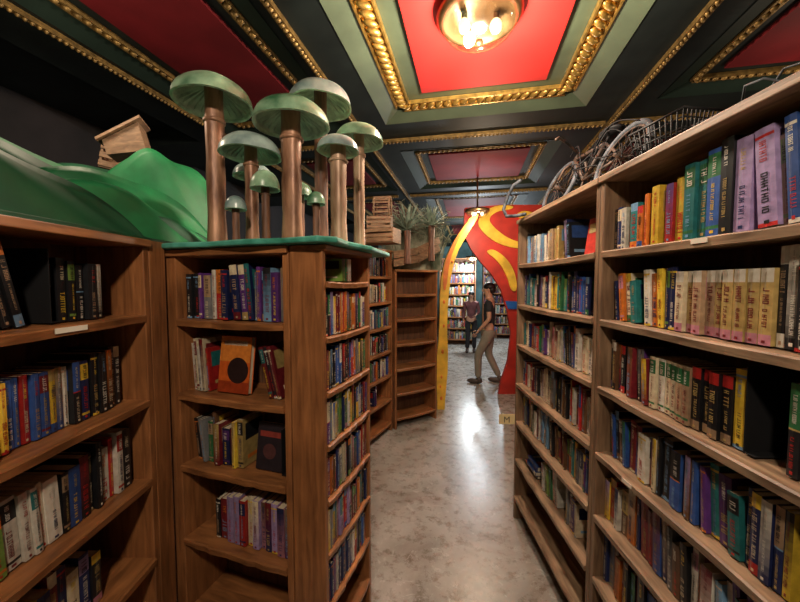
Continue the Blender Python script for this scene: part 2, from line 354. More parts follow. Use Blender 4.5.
def cover(mb,bk,M=None,detail=True):
    t,d,h=bk['t'],bk['d'],bk['h']; c=bk['rgb']; c2=bk['rgb2']; c3=bk['rgb3']
    k=.0016; st=bk['style']
    bands=[(0,h,c)]
    if st==1: bands=[(0,h*.08,c),(h*.08,h*.12,c2),(h*.12,h*.68,c),(h*.68,h*.95,c2),(h*.95,h,c)]
    if st==2: bands=[(0,h*.14,c2),(h*.14,h*.82,c),(h*.82,h,c3)]
    if st==3: bands=[(0,h*.5,c),(h*.5,h*.52,c3),(h*.52,h,c2)]
    if st==4: bands=[(0,h*.04,c3),(h*.04,h*.9,c),(h*.9,h*.93,c3),(h*.93,h,c)]
    if st==5: bands=[(h*i/9,h*(i+1)/9,mixc(c,c2,i/8)) for i in range(9)]
    y0=-.0018
    for (a,b,cc) in bands:
        mb.quad((0,0,a),(t/2,y0,a),(t/2,y0,b),(0,0,b),cc,0,M); mb.quad((t/2,y0,a),(t,0,a),(t,0,b),(t/2,y0,b),cc,0,M)
    # pale reading creases on the spine
    if bk['crease']:
        for q in bk['crease']: mb.quad((t*.3,-.0021,h*.04),(t*.3+.0006,-.0021,h*.04),(t*.3+.0006+q,-.0023,h*.95),(t*.3+q,-.0023,h*.95),mixc(c,(.5,.48,.42),.45),0,M)
    mb.box(0,k,0,d,0,h,c,0,M); mb.box(t-k,t,0,d,0,h,c,0,M)
    mb.box(k,t-k,0,.0015,0,h,c,0,M)
    for xx in (-.0004,t+.0004):
        mb.quad((xx,d*.12,h*.55),(xx,d*.9,h*.55),(xx,d*.9,h*.9),(xx,d*.12,h*.9),c2,0,M)
        mb.quad((xx,d*.2,h*.14),(xx,d*.82,h*.14),(xx,d*.82,h*.22),(xx,d*.2,h*.22),c3,0,M)
    g=bk['ink']
    if st in(0,4,5): 
        glyphs(mb,t,h*.14,h*R.uniform(.48,.60),g,M,detail,R.choice([None,None,.5])); glyphs(mb,t,h*.66,h*.90,c3 if st!=5 else g,M,detail)
    elif st==1: glyphs(mb,t,h*.18,h*.62,g,M,detail); glyphs(mb,t,h*.71,h*.93,bk['ink2'],M,detail,R.choice([None,.5]))
    elif st==2: glyphs(mb,t,h*.2,h*.5,g,M,detail); glyphs(mb,t,h*.54,h*.78,g,M,detail,.5)
    else: glyphs(mb,t,h*.08,h*.44,g,M,detail); glyphs(mb,t,h*.58,h*.92,bk['ink2'],M,detail)
    if h*.05<.02: mb.quad((t*.36,-.0024,h*.03),(t*.64,-.0024,h*.03),(t*.64,-.0024,h*.065),(t*.36,-.0024,h*.065),g,0,M)
def mkbook(case,M,t,d,h,cname,series=None,group='',shelfdesc=''):
    s=series or {}
    c=PC[cname]; j=R.uniform(.65,1.2)
    n2=s.get('n2') or R.choice(list(PC)+['black','navy','maroon','cream']); n3=s.get('n3') or R.choice(['yellow','white','red','gold','sky','cream','orange'])
    ink=s.get('ink') or (R.choice([PC['white'],PC['yellow'],PC['gold'],PC['cream'],PC['sky'],PC['tan'],PC['red'] if cname!='red' else PC['white']]) if cname in DARKS else R.choice([PC['black'],PC['navy'],PC['red'],PC['maroon']]))
    ink2=PC['white'] if n2 in DARKS else PC['black']
    BOOKS.append(dict(M=M,t=t,d=d,h=h,n=cname,n2=n2,rgb=tuple(min(1,x*j) for x in c),rgb2=tuple(x*j for x in PC[n2]),rgb3=PC[n3],ink=ink,ink2=ink2,style=s.get('style',R.choice([0,0,0,1,2,3,4,4,5,5])),case=case,group=group,desc=shelfdesc,crease=[R.uniform(0,t*.25) for _ in range(R.choice([0,0,1,2]))]))
def row(key,si,x0,spec,h=(.155,.205),t=(.013,.038),d=None,y=.03,desc='',group=''):
    cs=CASES[key]; z=cs['sh'][si]+.0012; x=x0+.001
    lim=cs['W']-cs['t']-.002
    top=(cs['sh'][si-1]-cs['t'] if si>0 else cs['H']-cs['t'])-z-.009
    for item in spec:
        pal,n=item[0],item[1]; o=item[2] if len(item)>2 else {}
        if pal=='gap': x+=n; continue
        hh=o.get('h',h); tt=o.get('t',t); lean=o.get('lean',0)
        ser={} 
        if o.get('series'):
            ser={'n2':R.choice(list(PC)),'n3':R.choice(['gold','white','red']),'style':R.choice([1,4,2]),'ink':o.get('ink')}
        sh=R.uniform(*hh); stt=R.uniform(*tt)
        for i in range(n):
            H_=min(top,sh if o.get('series') else R.uniform(*hh)); T=stt if o.get('series') else R.uniform(*tt)
            dd=min(cs['D']-.012-y-.016,(d or R.uniform(.105,.13) if H_<.19 else R.uniform(.125,.15)))
            cn=R.choice(PAL[pal])
            yy=y+(R.uniform(-.006,.014) if cs['D']>.2 else R.uniform(-.004,.004))
            if o.get('flat'):
                Hf=min(H_,lim-x)
                L=Matrix.Translation((x,yy,z+T*(1)+o.get('_z',0)))@Matrix.Rotation(rad(90),4,'Y')
                mkbook(key,cs['M']@L,T,dd,Hf,cn,ser,group,desc); o['_z']=o.get('_z',0)+T+.001
                if i==n-1: x+=hh[1]+.004
                continue
            if lean:
                th=rad(lean); 
                if i==0: x+=hh[1]*math.sin(th)+.002
                if x+T*1.1>lim: break
                Hc=min(H_,(top-.004-T*math.sin(th))/math.cos(th))
                L=Matrix.Translation((x,yy,z))@Matrix.Rotation(-th,4,'Y')
                mkbook(key,cs['M']@L,T,dd,Hc,cn,ser,group,desc)
                x+=T/math.cos(th)+.0014
            else:
                if x+T>lim: return x
                L=Matrix.Translation((x,yy,z))@Matrix.Rotation(R.uniform(-.006,.006),4,'Z')
                mkbook(key,cs['M']@L,T,dd,H_,cn,ser,group,desc)
                x+=T+R.uniform(.0014,.0030)
    return x
RW='on worn wooden shelf'; WW='on walnut-stained shelf'
row('R1',0,.03,[('mix',6,{'h':(.14,.17)}),('bright',5,{'h':(.16,.19)}),('yellow',1),('teal',2,{'h':(.215,.22),'series':1,'t':(.034,.036)}),('tall',3,{'h':(.22,.245),'t':(.03,.045)}),('tall',12,{'h':(.20,.235),'t':(.020,.042),'lean':5})],y=.035,desc=RW,group='books on the top shelf of the aisle bookcase')
row('R1',1,.03,[('mix',5,{'h':(.15,.18),'lean':6}),('gap',.004),('bright',4,{'h':(.17,.19),'lean':4}),('bluey',2,{'h':(.19,.2)}),('gold',9,{'h':(.175,.18),'series':1,'ink':PC['maroon'],'t':(.026,.028)}),('bluey',2,{'h':(.225,.23)}),('blackonly',12,{'h':(.19,.20),'series':1,'ink':PC['white']})],y=.035,desc=RW,group='books on the second shelf of the aisle bookcase')
xb=row('R1',2,.03,[('dark',6,{'h':(.17,.19),'t':(.016,.028)}),('mix',3,{'lean':4,'t':(.016,.026)}),('cream',6,{'h':(.165,.17),'series':1,'ink':PC['maroon'],'t':(.024,.026)}),('blackonly',4,{'h':(.175,.18),'series':1,'ink':PC['gold'],'t':(.027,.029)}),('yellow',1,{'h':(.2,.2),'t':(.028,.028)})],y=.035,desc=RW,group='books on the middle shelf of the aisle bookcase')
row('R1',2,xb+.10,[('blackonly',14,{'h':(.2,.21)})],y=.035,desc=RW,group='books on the middle shelf of the aisle bookcase')
row('R1',3,.03,[('dark',5,{'lean':5}),('gap',.006),('mix',5),('dark',6,{'h':(.17,.2)}),('mix',4,{'lean':4}),('blues',4,{'h':(.19,.2)}),('yellow',1),('dark',5,{'lean':5}),('mix',9)],y=.035,desc=RW,group='books on the lower middle shelf of the aisle bookcase')
row('R1',4,.03,[('yellow',1),('mix',5),('dark',7,{'lean':3}),('reds',3),('bluey',6,{'lean':4}),('dark',12)],y=.035,desc=RW,group='books on the low shelf of the aisle bookcase')
row('R1',5,.03,[('mix',8),('dark',14)],y=.035,desc=RW,group='books on the lowest filled shelf of the aisle bookcase')
row('R2',0,.03,[('bluey',2),('gap',.03),('white',9,{'h':(.15,.17)}),('gold',5,{'h':(.16,.18)}),('gap',.03),('dark',2,{'lean':7})],y=.04,desc=RW,group='books on upper shelf of the end bookcase')
row('R2',1,.03,[('bluey',9),('mix',6),('yel',3),('teal',3),('blues',8)],y=.04,desc=RW,group='books on second shelf of the end bookcase')
row('R2',2,.03,[('mix',13,{'h':(.14,.17)}),('cream',6),('dark',6,{'lean':6}),('white',6)],y=.04,desc=RW,group='books on third shelf of the end bookcase')
row('R2',3,.03,[('mix',12,{'h':(.14,.17)}),('cream',4),('dark',7),('reds',9)],y=.04,desc=RW,group='books on fourth shelf of the end bookcase')
row('R2',4,.03,[('mix',10),('white',5),('dark',8,{'lean':5}),('mix',12)],y=.04,desc=RW,group='books on fifth shelf of the end bookcase')
row('R2',5,.03,[('gap',.10),('mix',3,{'flat':1,'h':(.15,.17)}),('gap',.06),('greenw',6,{'lean':5}),('gap',.1),('mix',4)],y=.04,desc=RW,group='books on sixth shelf of the end bookcase')
row('A',0,.57,[('blackonly',4,{'h':(.20,.22),'lean':12,'t':(.02,.03)}),('gap',.09),('blackonly',5,{'h':(.16,.19),'t':(.02,.03)})],y=.05,desc=WW,group='black books on the top shelf below the hills')
row('A',1,.62,[('primary',10,{'h':(.170,.178),'t':(.015,.024)}),('blues',2,{'h':(.17,.18)}),('gap',.006),('blackonly',5,{'h':(.19,.2),'t':(.018,.026)})],y=.06,desc=WW,group='paperbacks on the second shelf below the hills')
row('A',2,.34,[('mix',7),('greenw',8,{'h':(.17,.18),'lean':3}),('dark',5),('mix',3),('black',4)],y=.05,desc=WW,group='paperbacks on the third shelf below the hills')
row('A',3,.34,[('bluey',10),('yel',4),('mix',5)],y=.05,desc=WW,group='paperbacks on the low shelf below the hills')
row('B',0,.065,[('bluey',3,{'h':(.17,.18)}),('gap',.004),('mix',4,{'h':(.165,.19)}),('bluey',3,{'h':(.2,.21),'lean':5}),('bluey',8,{'h':(.17,.2)})],y=.03,desc=WW,group='paperbacks on the shelf beneath the mushrooms')
row('B',1,.060,[('reds',5,{'h':(.16,.21),'t':(.012,.018),'lean':4})],y=.04,desc=WW,group='books on the second shelf of the mushroom bookcase')
row('B',1,.38,[('dark',3,{'h':(.19,.2),'lean':14,'t':(.016,.022)})],y=.05,desc=WW,group='leaning books on the second shelf of the mushroom bookcase')
row('B',2,.058,[('bluey',3,{'lean':7,'h':(.15,.17),'t':(.014,.022)}),('mix',3,{'t':(.016,.026)}),('bluey',2,{'h':(.14,.16)}),('yellow',1),('gold',1)],y=.04,desc=WW,group='books on the third shelf of the mushroom bookcase')
row('B',3,.17,[('dark',2,{'h':(.15,.16)}),('pink',11,{'h':(.175,.19),'t':(.022,.03)})],y=.04,desc=WW,group='pastel paperbacks on the low shelf of the mushroom bookcase')
for i in range(1,7):
    row('BP',i,.025,[('mix',4,{'h':(.125,.15)}),([ 'bluey','reds','dark','greenw','mix','pink','blues'][i],5,{'h':(.135,.152)}),('mix',8,{'h':(.12,.153)})],t=(.012,.024),y=.008,d=.088,desc='on closely spaced walnut shelf',group='paperbacks on narrow aisle-side shelves')
row('BP',0,.03,[('gap',.12),('greenw',3,{'h':(.08,.09)})],t=(.017,.028),y=.008,d=.088,desc='on closely spaced walnut shelf',group='paperbacks on narrow aisle-side shelves')
for i in range(0,6):
    row('C',i,.40,[('white' if i in(1,2) else 'mix',7),('mix',12)] if i<5 else [('gap',.2),('mix',3)],y=.03,desc=WW,group='paperbacks on the crate bookcase')
for k in('F1','F2'):
    for i in range(7): row(k,i,.03,[('mix',44)],t=(.025,.045),h=(.18,.24),y=.03,desc=WW,group='books in the far room')
cam_p=Vector((0,0,1.65))
def prio(b):
    c=b['M']@Vector((b['t']/2,0,b['h']/2)); d=c-cam_p
    if d.y<.1: return 0
    u=400+345*d.x/d.y; v=283-345*d.z/d.y
    if u<-25 or u>825 or v>640 or v<-30: return 0
    return b['t']*b['h']/d.length_squared
BOOKS.sort(key=prio,reverse=True)
indiv=[b for b in BOOKS[:296] if prio(b)>0]
rest=[b for b in BOOKS if b not in indiv]
for b in indiv:
    mb=MB(); cover(mb,b); o=mb.obj('book',MBOOK,cols=True); o.matrix_world=b['M']
    kind='paperback book' if b['h']<.2 else 'hardcover book'
    tag(o,f"{b['n']} {kind} with {b['n2']} detail {b['desc']}",'book',b['group'])
    p=MB(); p.box(.0018,b['t']-.0018,.0017,b['d']-.003,.002,b['h']-.002); p.obj('page_block',MPAGE,o)
mb=MB()
for b in rest:
    cover(mb,b,b['M'],False)
    mb.box(.0018,b['t']-.0018,.0017,b['d']-.003,.002,b['h']-.002,(.6,.52,.38),0,b['M'])
o=mb.obj('distant_books',MBOOK,cols=True); tag(o,'many mixed paperback books on the farther shelves','books','distant shelved paperbacks','stuff')
def faceout(key,si,x,y,w,h,t,rgb,art,label,lean=8):
    cs=CASES[key]; z=cs['sh'][si]+.0015+t*math.sin(rad(lean))
    M=cs['M']@Matrix.Translation((x,y,z))@Matrix.Rotation(rad(-lean),4,'X')
    mb=MB(); mb.box(0,w,0,.002,0,h,rgb); mb.box(0,w,t-.002,t,0,h,rgb); mb.box(0,.002,.002,t-.002,0,h,rgb)
    o=mb.obj('book',MBOOK,cols=True); o.matrix_world=M; tag(o,label,'book','face-out display books')
    p=MB(); p.box(.002,w-.003,.002,t-.002,.002,h-.002); p.obj('page_block',MPAGE,o)
    a=MB()
    for it in art:
        if it[0]=='disc':
            _,cx,cz,r,c=it; vs=[(cx*w,-.0012,cz*h)]+[(cx*w+r*w*math.cos(2*math.pi*k/24),-.0012,cz*h+r*w*math.sin(2*math.pi*k/24)) for k in range(24)]
            a.add(vs,[(0,1+(k),1+(k+1)%24) for k in range(24)],c)
        else:
            _,u0,u1,v0,v1,c=it; a.quad((u0*w,-.0008,v0*h),(u1*w,-.0008,v0*h),(u1*w,-.0008,v1*h),(u0*w,-.0008,v1*h),c)
    a.obj('cover_art',MBOOK,o,cols=True)
faceout('B',1,.19,.05,.145,.215,.022,(.55,.10,.015),[('r',0,1,.55,1,(.60,.19,.03)),('r',0,1,0,.2,(.30,.04,.01)),('disc',.62,.40,.34,(.02,.01,.01)),('r',.12,.88,.84,.92,(.70,.58,.42))],'orange face-out book with black disc on its cover')
faceout('B',2,.355,.06,.115,.175,.02,(.02,.015,.02),[('r',.1,.9,.7,.82,(.25,.04,.03)),('disc',.5,.4,.25,(.08,.03,.03))],'dark face-out paperback standing against a bookend')
faceout('R2',0,.72,.07,.12,.17,.02,(.45,.04,.03),[('r',.1,.9,.6,.85,(.6,.45,.2))],'red face-out paperback on upper shelf')
faceout('A',1,.49,.02,.11,.185,.014,(.12,.11,.12),[('r',.1,.9,.7,.85,(.3,.28,.3)),('r',.2,.8,.15,.5,(.2,.1,.1))],'grey face-out paperback leaning against the shelf row',5)
def bookend(key,si,x,y,w=.11,h=.19,ang=0):
    cs=CASES[key]; z=cs['sh'][si]+.0015
    mb=MB(); mb.box(0,.003,0,w,0,h); mb.box(.003,.03,0,w,0,.003)
    o=mb.obj('bookend',MBLK,bevel=.001); o.matrix_world=cs['M']@Matrix.Translation((x,y,z))@Matrix.Rotation(rad(ang),4,'Z')
    tag(o,'black sheet-metal bookend standing on wooden shelf','bookend','metal bookends')
bookend('B',2,.48,.05,.10,.17,0)
bookend('A',0,.77,.05,.12,.2,0)
bookend('R1',2,xb+.003,.038,.18,.215,0)
# card with M
e=empty('section_sign',(.742,2.352,.70)); tag(e,'yellowed card lettered M fixed to bookcase end','sign')
mb=MB(); mb.box(-.055,.055,-.0015,.0015,-.03,.04); mb.obj('sign_card',MYCARD,e)
tc=bpy.data.curves.new('t','FONT'); tc.body='M'; tc.size=.06; tc.align_x='CENTER'; tc.extrude=.0004
to=bpy.data.objects.new('t',tc); COL.objects.link(to); bpy.context.view_layer.update()
me=bpy.data.meshes.new_from_object(to.evaluated_get(bpy.context.evaluated_depsgraph_get())); bpy.data.objects.remove(to)
me.materials.clear(); me.materials.append(MINK)
lt=bpy.data.objects.new('lettering',me); COL.objects.link(lt); lt.parent=e; lt.location=(0,-.0022,-.018); lt.rotation_euler=(rad(90),0,0)
def slip(key,si,x,w=.09):
    cs=CASES[key]; mb=MB(); mb.box(0,w,-.0105,-.0085,-.020,-.006); o=mb.obj('shelf_label',MCARD,cs['e']); o.location=(x,0,cs['sh'][si]); o['label']='cream paper shelf label strip'
slip('A',0,.72,.09); slip('R1',3,.2,.05); slip('R1',0,.45,.05)
# ------------------------------------------------------------------ green ledge
CBM=CASES['B']['M']
mb=MB()
pts=[(-.03,-.03),(.10,-.045),(.25,-.03),(.42,-.05),(.56,-.035),(.70,-.05),(.745,.0),(.725,.12),(.74,.30),(.72,.45),(.70,.62),(.45,.64),(.2,.62),(.02,.55),(-.03,.3)]
n=len(pts); z0,z1=1.777,1.797
mb.add([(x,y,z0) for x,y in pts]+[(x,y,z1) for x,y in pts],[tuple(range(n))[::-1],tuple(range(n,2*n))]+[(i,(i+1)%n,n+(i+1)%n,n+i) for i in range(n)])
o=mb.obj('green_ledge_board',MG3,bevel=.006); o.matrix_world=CBM; tag(o,'wavy green painted board lying across bookcase tops','painted board')
# ------------------------------------------------------------------ mushrooms
def mushroom(x,y,top,r,sr,capm,stemm,label,base=1.7975,capz=.66,tilt=0):
    e=empty('mushroom_sculpture',(x,y,base)); e.rotation_euler=(0,0,R.uniform(0,6)); tag(e,label,'mushroom sculpture','giant mushroom sculptures on the bookcase')
    H=top-base; ch=r*capz
    mb=MB(); k=9
    ph=R.uniform(0,6)
    wob=lambda a:1+.05*math.sin(3*a+ph)+.03*math.sin(7*a)
    mb.lathe([(sr*(1.12 if i==0 else 1)*(1+.05*math.sin(i*2.1)),(H-ch*.35)*i/k) for i in range(k+1)],18,wob=wob)
    mb.lathe([(sr*1.05,(H-ch)*.86),(sr*1.22,(H-ch)*.865),(sr*1.22,(H-ch)*.885),(sr*1.02,(H-ch)*.89)],18)
    mb.obj('stem',stemm,e)
    cw=lambda a:1+.025*math.sin(2*a+ph)+.018*math.sin(5*a)
    mb=MB(); pr=[]
    for i in range(13):
        t=math.pi/2*i/12; pr.append((max(.001,r*math.sin(t)),H-ch+ch*math.cos(t)))
    pr.append((r*1.02,H-ch-.006))
    mb.lathe(pr,36,wob=cw); mb.obj('cap',capm,e)
    mb=MB(); mb.lathe([(r*1.02,H-ch-.006),(r*.97,H-ch-.009),(r*.93,H-ch),(r*.93,H-ch+.004)],36,wob=cw); mb.obj('cap_rim',MRIM,e)
    mb=MB(); mb.lathe([(r*.935,H-ch+.003),(r*.85,H-ch*.72),(r*.6,H-ch*.45),(sr*.9,H-ch*.36)],36,wob=cw)
    for i in range(28):
        a=2*math.pi*i/28; M=Matrix.Rotation(a,4,'Z')
        mb.quad((sr,0,H-ch*.38),(r*.9,0,H-ch*.95),(r*.9,0,H-ch*.8),(sr,0,H-ch*.33),M=M)
    mb.obj('gills',MCAPU,e)
    return e
mushroom(-.745,1.42,2.462,.146,.034,MCAP,MCOP,'tall green-capped mushroom on dark copper stem')
mushroom(-.580,1.37,2.225,.112,.024,MCAPB,MCOP,'medium grey-green-capped mushroom on copper stem')
mushroom(-.405,1.32,2.330,.135,.036,MCAP,MCOP,'broad green-capped mushroom on thick copper stem')
mushroom(-.355,1.58,2.530,.140,.028,MCAPB,MSTM,'tall blue-grey glazed mushroom behind the others')
mushroom(-.228,1.30,2.19,.075,.029,MCAPB,MCOPL,'small blue-grey capped mushroom on pale copper stem')
mushroom(-.180,1.55,2.34,.108,.024,MCAP,MCOPL,'green-capped mushroom at the ledge corner')
mushroom(-.48,1.25,2.05,.050,.014,MCAP,MSTM,'little green bell mushroom between taller stems',capz=1.2)
mushroom(-.68,1.62,2.20,.085,.02,MCAPB,MSTM,'grey-capped mushroom half hidden behind stems')
mushroom(-.290,1.21,1.965,.030,.012,MCAP,MSTM,'tiny spotted mushroom at the ledge edge',capz=1.2)
mushroom(-.47,1.64,2.12,.06,.02,MCAP,MSTM,'short green mushroom behind copper stems',capz=1.0)
mushroom(-.585,1.245,1.96,.035,.012,MCAPB,MSTM,'tiny grey bell mushroom at the ledge front',capz=1.2)
# ------------------------------------------------------------------ hills: creased leaf-like ridges
eh=empty('green_hill_landscape',(-1.2,1.2,1.802)); tag(eh,'layered papier-mache green hills covering the bookcase top','hill landscape')
mb=MB()
bp=[(.29,-1.0),(.30,-.3),(.28,.10),(.28,.75),(-.2,.8),(-.9,.8),(-1.0,-.2),(-1.0,-1.0)]; n=len(bp)
mb.add([(x,y,0) for x,y in bp]+[(x,y,.014) for x,y in bp],[tuple(range(n))[::-1],tuple(range(n,2*n))]+[(i,(i+1)%n,n+(i+1)%n,n+i) for i in range(n)])
mb.obj('base_board',MG2,eh,bevel=.003)
def ridge(p0,p1,depth,h,mt,pk=.5,sway=.0,k=1.0,ex=.8):
    p0=Vector((p0[0],p0[1],0)); p1=Vector((p1[0],p1[1],0)); d=(p1-p0); n=Vector((-d.y,d.x,0)).normalized()
    U,V=34,12; vs=[];fs=[]
    for i in range(U+1):
        u=i/U
        q=u/pk*.5 if u<pk else .5+(u-pk)/(1-pk)*.5
        hh=h*max(0,math.sin(math.pi*q))**ex*(1+.03*math.sin(u*17))
        w=depth*(.35+.65*max(0,math.sin(math.pi*q))**.5)
        for j in range(V+1):
            v=-1+2*j/V
            z=hh*(1-abs(v)**k)*(1+.05*math.sin(u*9+j))
            pt=p0+d*u+n*(w*v+sway*math.sin(math.pi*u)+.02*math.sin(u*11+v*3))
            vs.append((pt.x,pt.y,.012+z))
    for i in range(U):
        for j in range(V):
            a=i*(V+1)+j; fs.append((a,a+V+1,a+V+2,a+1))
    mb=MB(); mb.add(vs,fs,smooth=True); return mb.obj('hill',mt,eh,bevel=0)
ridge((-.80,-.40),(.10,.55),.20,.43,MG1,.40,k=1.1)
ridge((-.85,.25),(.20,.74),.13,.42,MG2,.6,k=1.3,ex=.6)
ridge((-.30,.42),(.24,.74),.09,.50,MG1,.55,k=2.0,ex=.5)
ridge((-.45,-.40),(.20,.34),.14,.33,MG2,.36,k=1.0)
ridge((-.20,-.30),(.22,.66),.11,.29,MG1,.60,k=1.1)
ridge((.0,-.75),(.22,.12),.11,.21,MG2,.5,k=1.1)
ridge((.08,-.25),(.24,.56),.08,.19,MG1,.35,k=1.1)
ridge((.17,-.05),(.25,.62),.05,.11,MG2,.5,k=1.1)
ridge((-.95,-.9),(-.5,.2),.25,.40,MG2,.5,k=1.5)
# crates
def crate(loc,rot,s,label):
    e=empty('wooden_crate',loc); e.rotation_euler=[rad(a) for a in rot]; tag(e,label,'crate','wooden crates')
    w,d,h=s; t=.012
    for (x0,x1,y0,y1,z0,z1,nm) in [(0,w,0,d,0,t,'crate_floor'),(0,t,0,d,t,h,'crate_side'),(w-t,w,0,d,t,h,'crate_side'),(t,w-t,d-t,d,t,h,'crate_side')]:
        mb=MB(); mb.box(x0,x1,y0,y1,z0,z1); mb.obj(nm,WC,e,bevel=.002)
    mb=MB()
    k=3
    for i in range(k): mb.box(0,w,-.008,0,h*i/k+.008,h*(i+1)/k-.008)
    mb.obj('front_slats',WC,e,bevel=.002)
crate((-1.66,1.93,2.29),(0,10,24),(.30,.16,.14),'weathered wooden crate tipped on the green hills')
e=empty('slanted_wooden_box',(-1.44,1.73,2.28)); e.rotation_euler=(0,rad(-14),rad(20)); tag(e,'pale wooden box with slanted lid leaning on the hills','wooden box')
mb=MB(); mb.add([(0,0,0),(.17,0,0),(.17,.12,0),(0,.12,0),(0,0,.07),(.17,0,.14),(.17,.12,.14),(0,.12,.07)],[(0,3,2,1),(0,1,5,4),(2,3,7,6),(1,2,6,5),(0,4,7,3)]); mb.obj('box_body',WC,e)
mb=MB(); mb.add([(-.02,-.02,.066),(.19,-.02,.152),(.19,.14,.152),(-.02,.14,.066),(-.02,-.02,.078),(.19,-.02,.164),(.19,.14,.164),(-.02,.14,.078)],[(0,3,2,1),(4,5,6,7),(0,1,5,4),(1,2,6,5),(2,3,7,6),(3,0,4,7)]); mb.obj('lid',WC,e)
crate((-.36,3.10,2.001),(0,0,-20),(.32,.20,.13),'large weathered wooden crate on the tall bookcase')
crate((-.30,3.13,2.135),(0,0,-5),(.22,.18,.12),'slatted wooden crate stacked on another crate')
e=empty('wooden_hutch',(-.16,3.22,2.257),rad(-10)); tag(e,'small arched slatted wooden hutch on stacked crates','wooden hutch')
for xx in (-.07,.07):
    mb=MB(); pts=[(xx,-.06,0),(xx,-.06,.12)]+[(xx,-.06*math.cos(math.pi*i/8),.12+.06*math.sin(math.pi*i/8)) for i in range(1,8)]+[(xx,.06,.12),(xx,.06,0)]
    mb.tube(pts,.008,6); mb.obj('arched_frame',WC,e)
mb=MB()
for i in range(9):
    a=math.pi*i/8; y_,z_=-.06*math.cos(a),.12+.06*math.sin(a); mb.box(-.08,.08,y_-.005,y_+.005,z_-.005,z_+.008)
for zz in(.03,.07): mb.box(-.08,.08,-.066,-.058,zz,zz+.012); mb.box(-.08,.08,.058,.066,zz,zz+.012)
mb.obj('slats',WC,e)
# cornice
def plank3(p0,p1,w,h,mb):
    p0,p1=Vector(p0),Vector(p1); d=(p1-p0); L=d.length; d.normalize(); up=Vector((0,0,1)); n=up.cross(d).normalized(); u=d.cross(n)
    M=Matrix(((d.x,n.x,u.x,p0.x),(d.y,n.y,u.y,p0.y),(d.z,n.z,u.z,p0.z),(0,0,0,1))); mb.box(0,L,-w/2,w/2,-h/2,h/2,M=M)
e=empty('sloping_plank_cornice',(-.15,3.5,1.8)); tag(e,'rough rising plank cornice above the empty bookcase','plank cornice')
P=[(-.30,3.20,2.06),(-.07,3.72,1.86),(.20,3.92,1.92),(.46,4.08,2.06)]
for i in range(1,3):
    for j in range(2):
        mb=MB(); a=Vector(P[i])-Vector((-.15,3.5,1.8)); b=Vector(P[i+1])-Vector((-.15,3.5,1.8)); a.z+=j*.09; b.z+=j*.09; plank3(a,b,.02,.08,mb); mb.obj('plank',WC,e,bevel=.003)
mb=MB()
for i in range(600):
    q=R.random(); x=-.12+.60*q+R.uniform(-.04,.04); y=3.92+.34*q+R.uniform(.0,.12); z=1.802
    L=R.uniform(.40,.80); dx,dy=R.uniform(-.28,.20),R.uniform(-.12,.08); w=R.uniform(.004,.009)
    vs=[];fs=[]
    for k in range(5):
        t=k/4; px=x+dx*t*t; py=y+dy*t*t; pz=z+L*t*(1-.25*t*abs(dx)*3); ww=w*(1-t*.9)
        vs+=[(px-ww,py,pz),(px+ww,py+ww*.4,pz)]
    for k in range(4): fs.append((2*k,2*k+1,2*k+3,2*k+2))
    mb.add(vs,fs)
    if i%3==0:
        for k in range(6):
            c=vs[2*R.randint(1,4)]; a=R.uniform(0,6.28); l=R.uniform(.03,.08)
            mb.add([c,(c[0]+l*math.cos(a),c[1],c[2]+l*abs(math.sin(a))),(c[0]+.006,c[1],c[2]+.012)],[(0,1,2)])
o=mb.obj('dried_grass_clump',MGRS); tag(o,'brown-green dried grasses and twigs above the empty bookcase','dried grass',None,'stuff')
def agave(x,y,z0,zc,L,n,label):
    e=empty('spiky_plant',(x,y,z0)); tag(e,label,'plant','spiky plants above the bookcase'); H=zc-z0
    mb=MB(); mb.lathe([(.04,0),(.032,H*.5),(.04,H)],10); mb.obj('trunk',MSTM,e)
    mb=MB()
    for i in range(n):
        a=i*2.399; el=rad(R.uniform(0,80)); l=L*R.uniform(.75,1.1); w=.016
        dr=Vector((math.cos(a),math.sin(a),0)); sd=Vector((-math.sin(a),math.cos(a),0)); vs=[];fs=[]
        for k in range(6):
            t=k/5; c=Vector((0,0,H))+dr*(l*t*math.cos(el))+Vector((0,0,l*t*math.sin(el)-.10*t*t*math.cos(el)*L*2)); ww=w*math.sin(math.pi*min(.95,.25+.75*t))**.7 if k<5 else .001
            vs+=[c-sd*ww,c+Vector((0,0,-.006)),c+sd*ww]
        for k in range(5):
            q=3*k; fs+=[(q,q+1,q+4,q+3),(q+1,q+2,q+5,q+4)]
        mb.add(vs,fs)
    mb.obj('spiky_leaves',MAGV,e)
agave(.08,3.80,1.86,2.22,.32,56,'grey-green spiky agave-like plant above the empty bookcase')
agave(.36,3.98,1.90,2.30,.27,48,'smaller grey-green spiky plant beside the yellow arch')
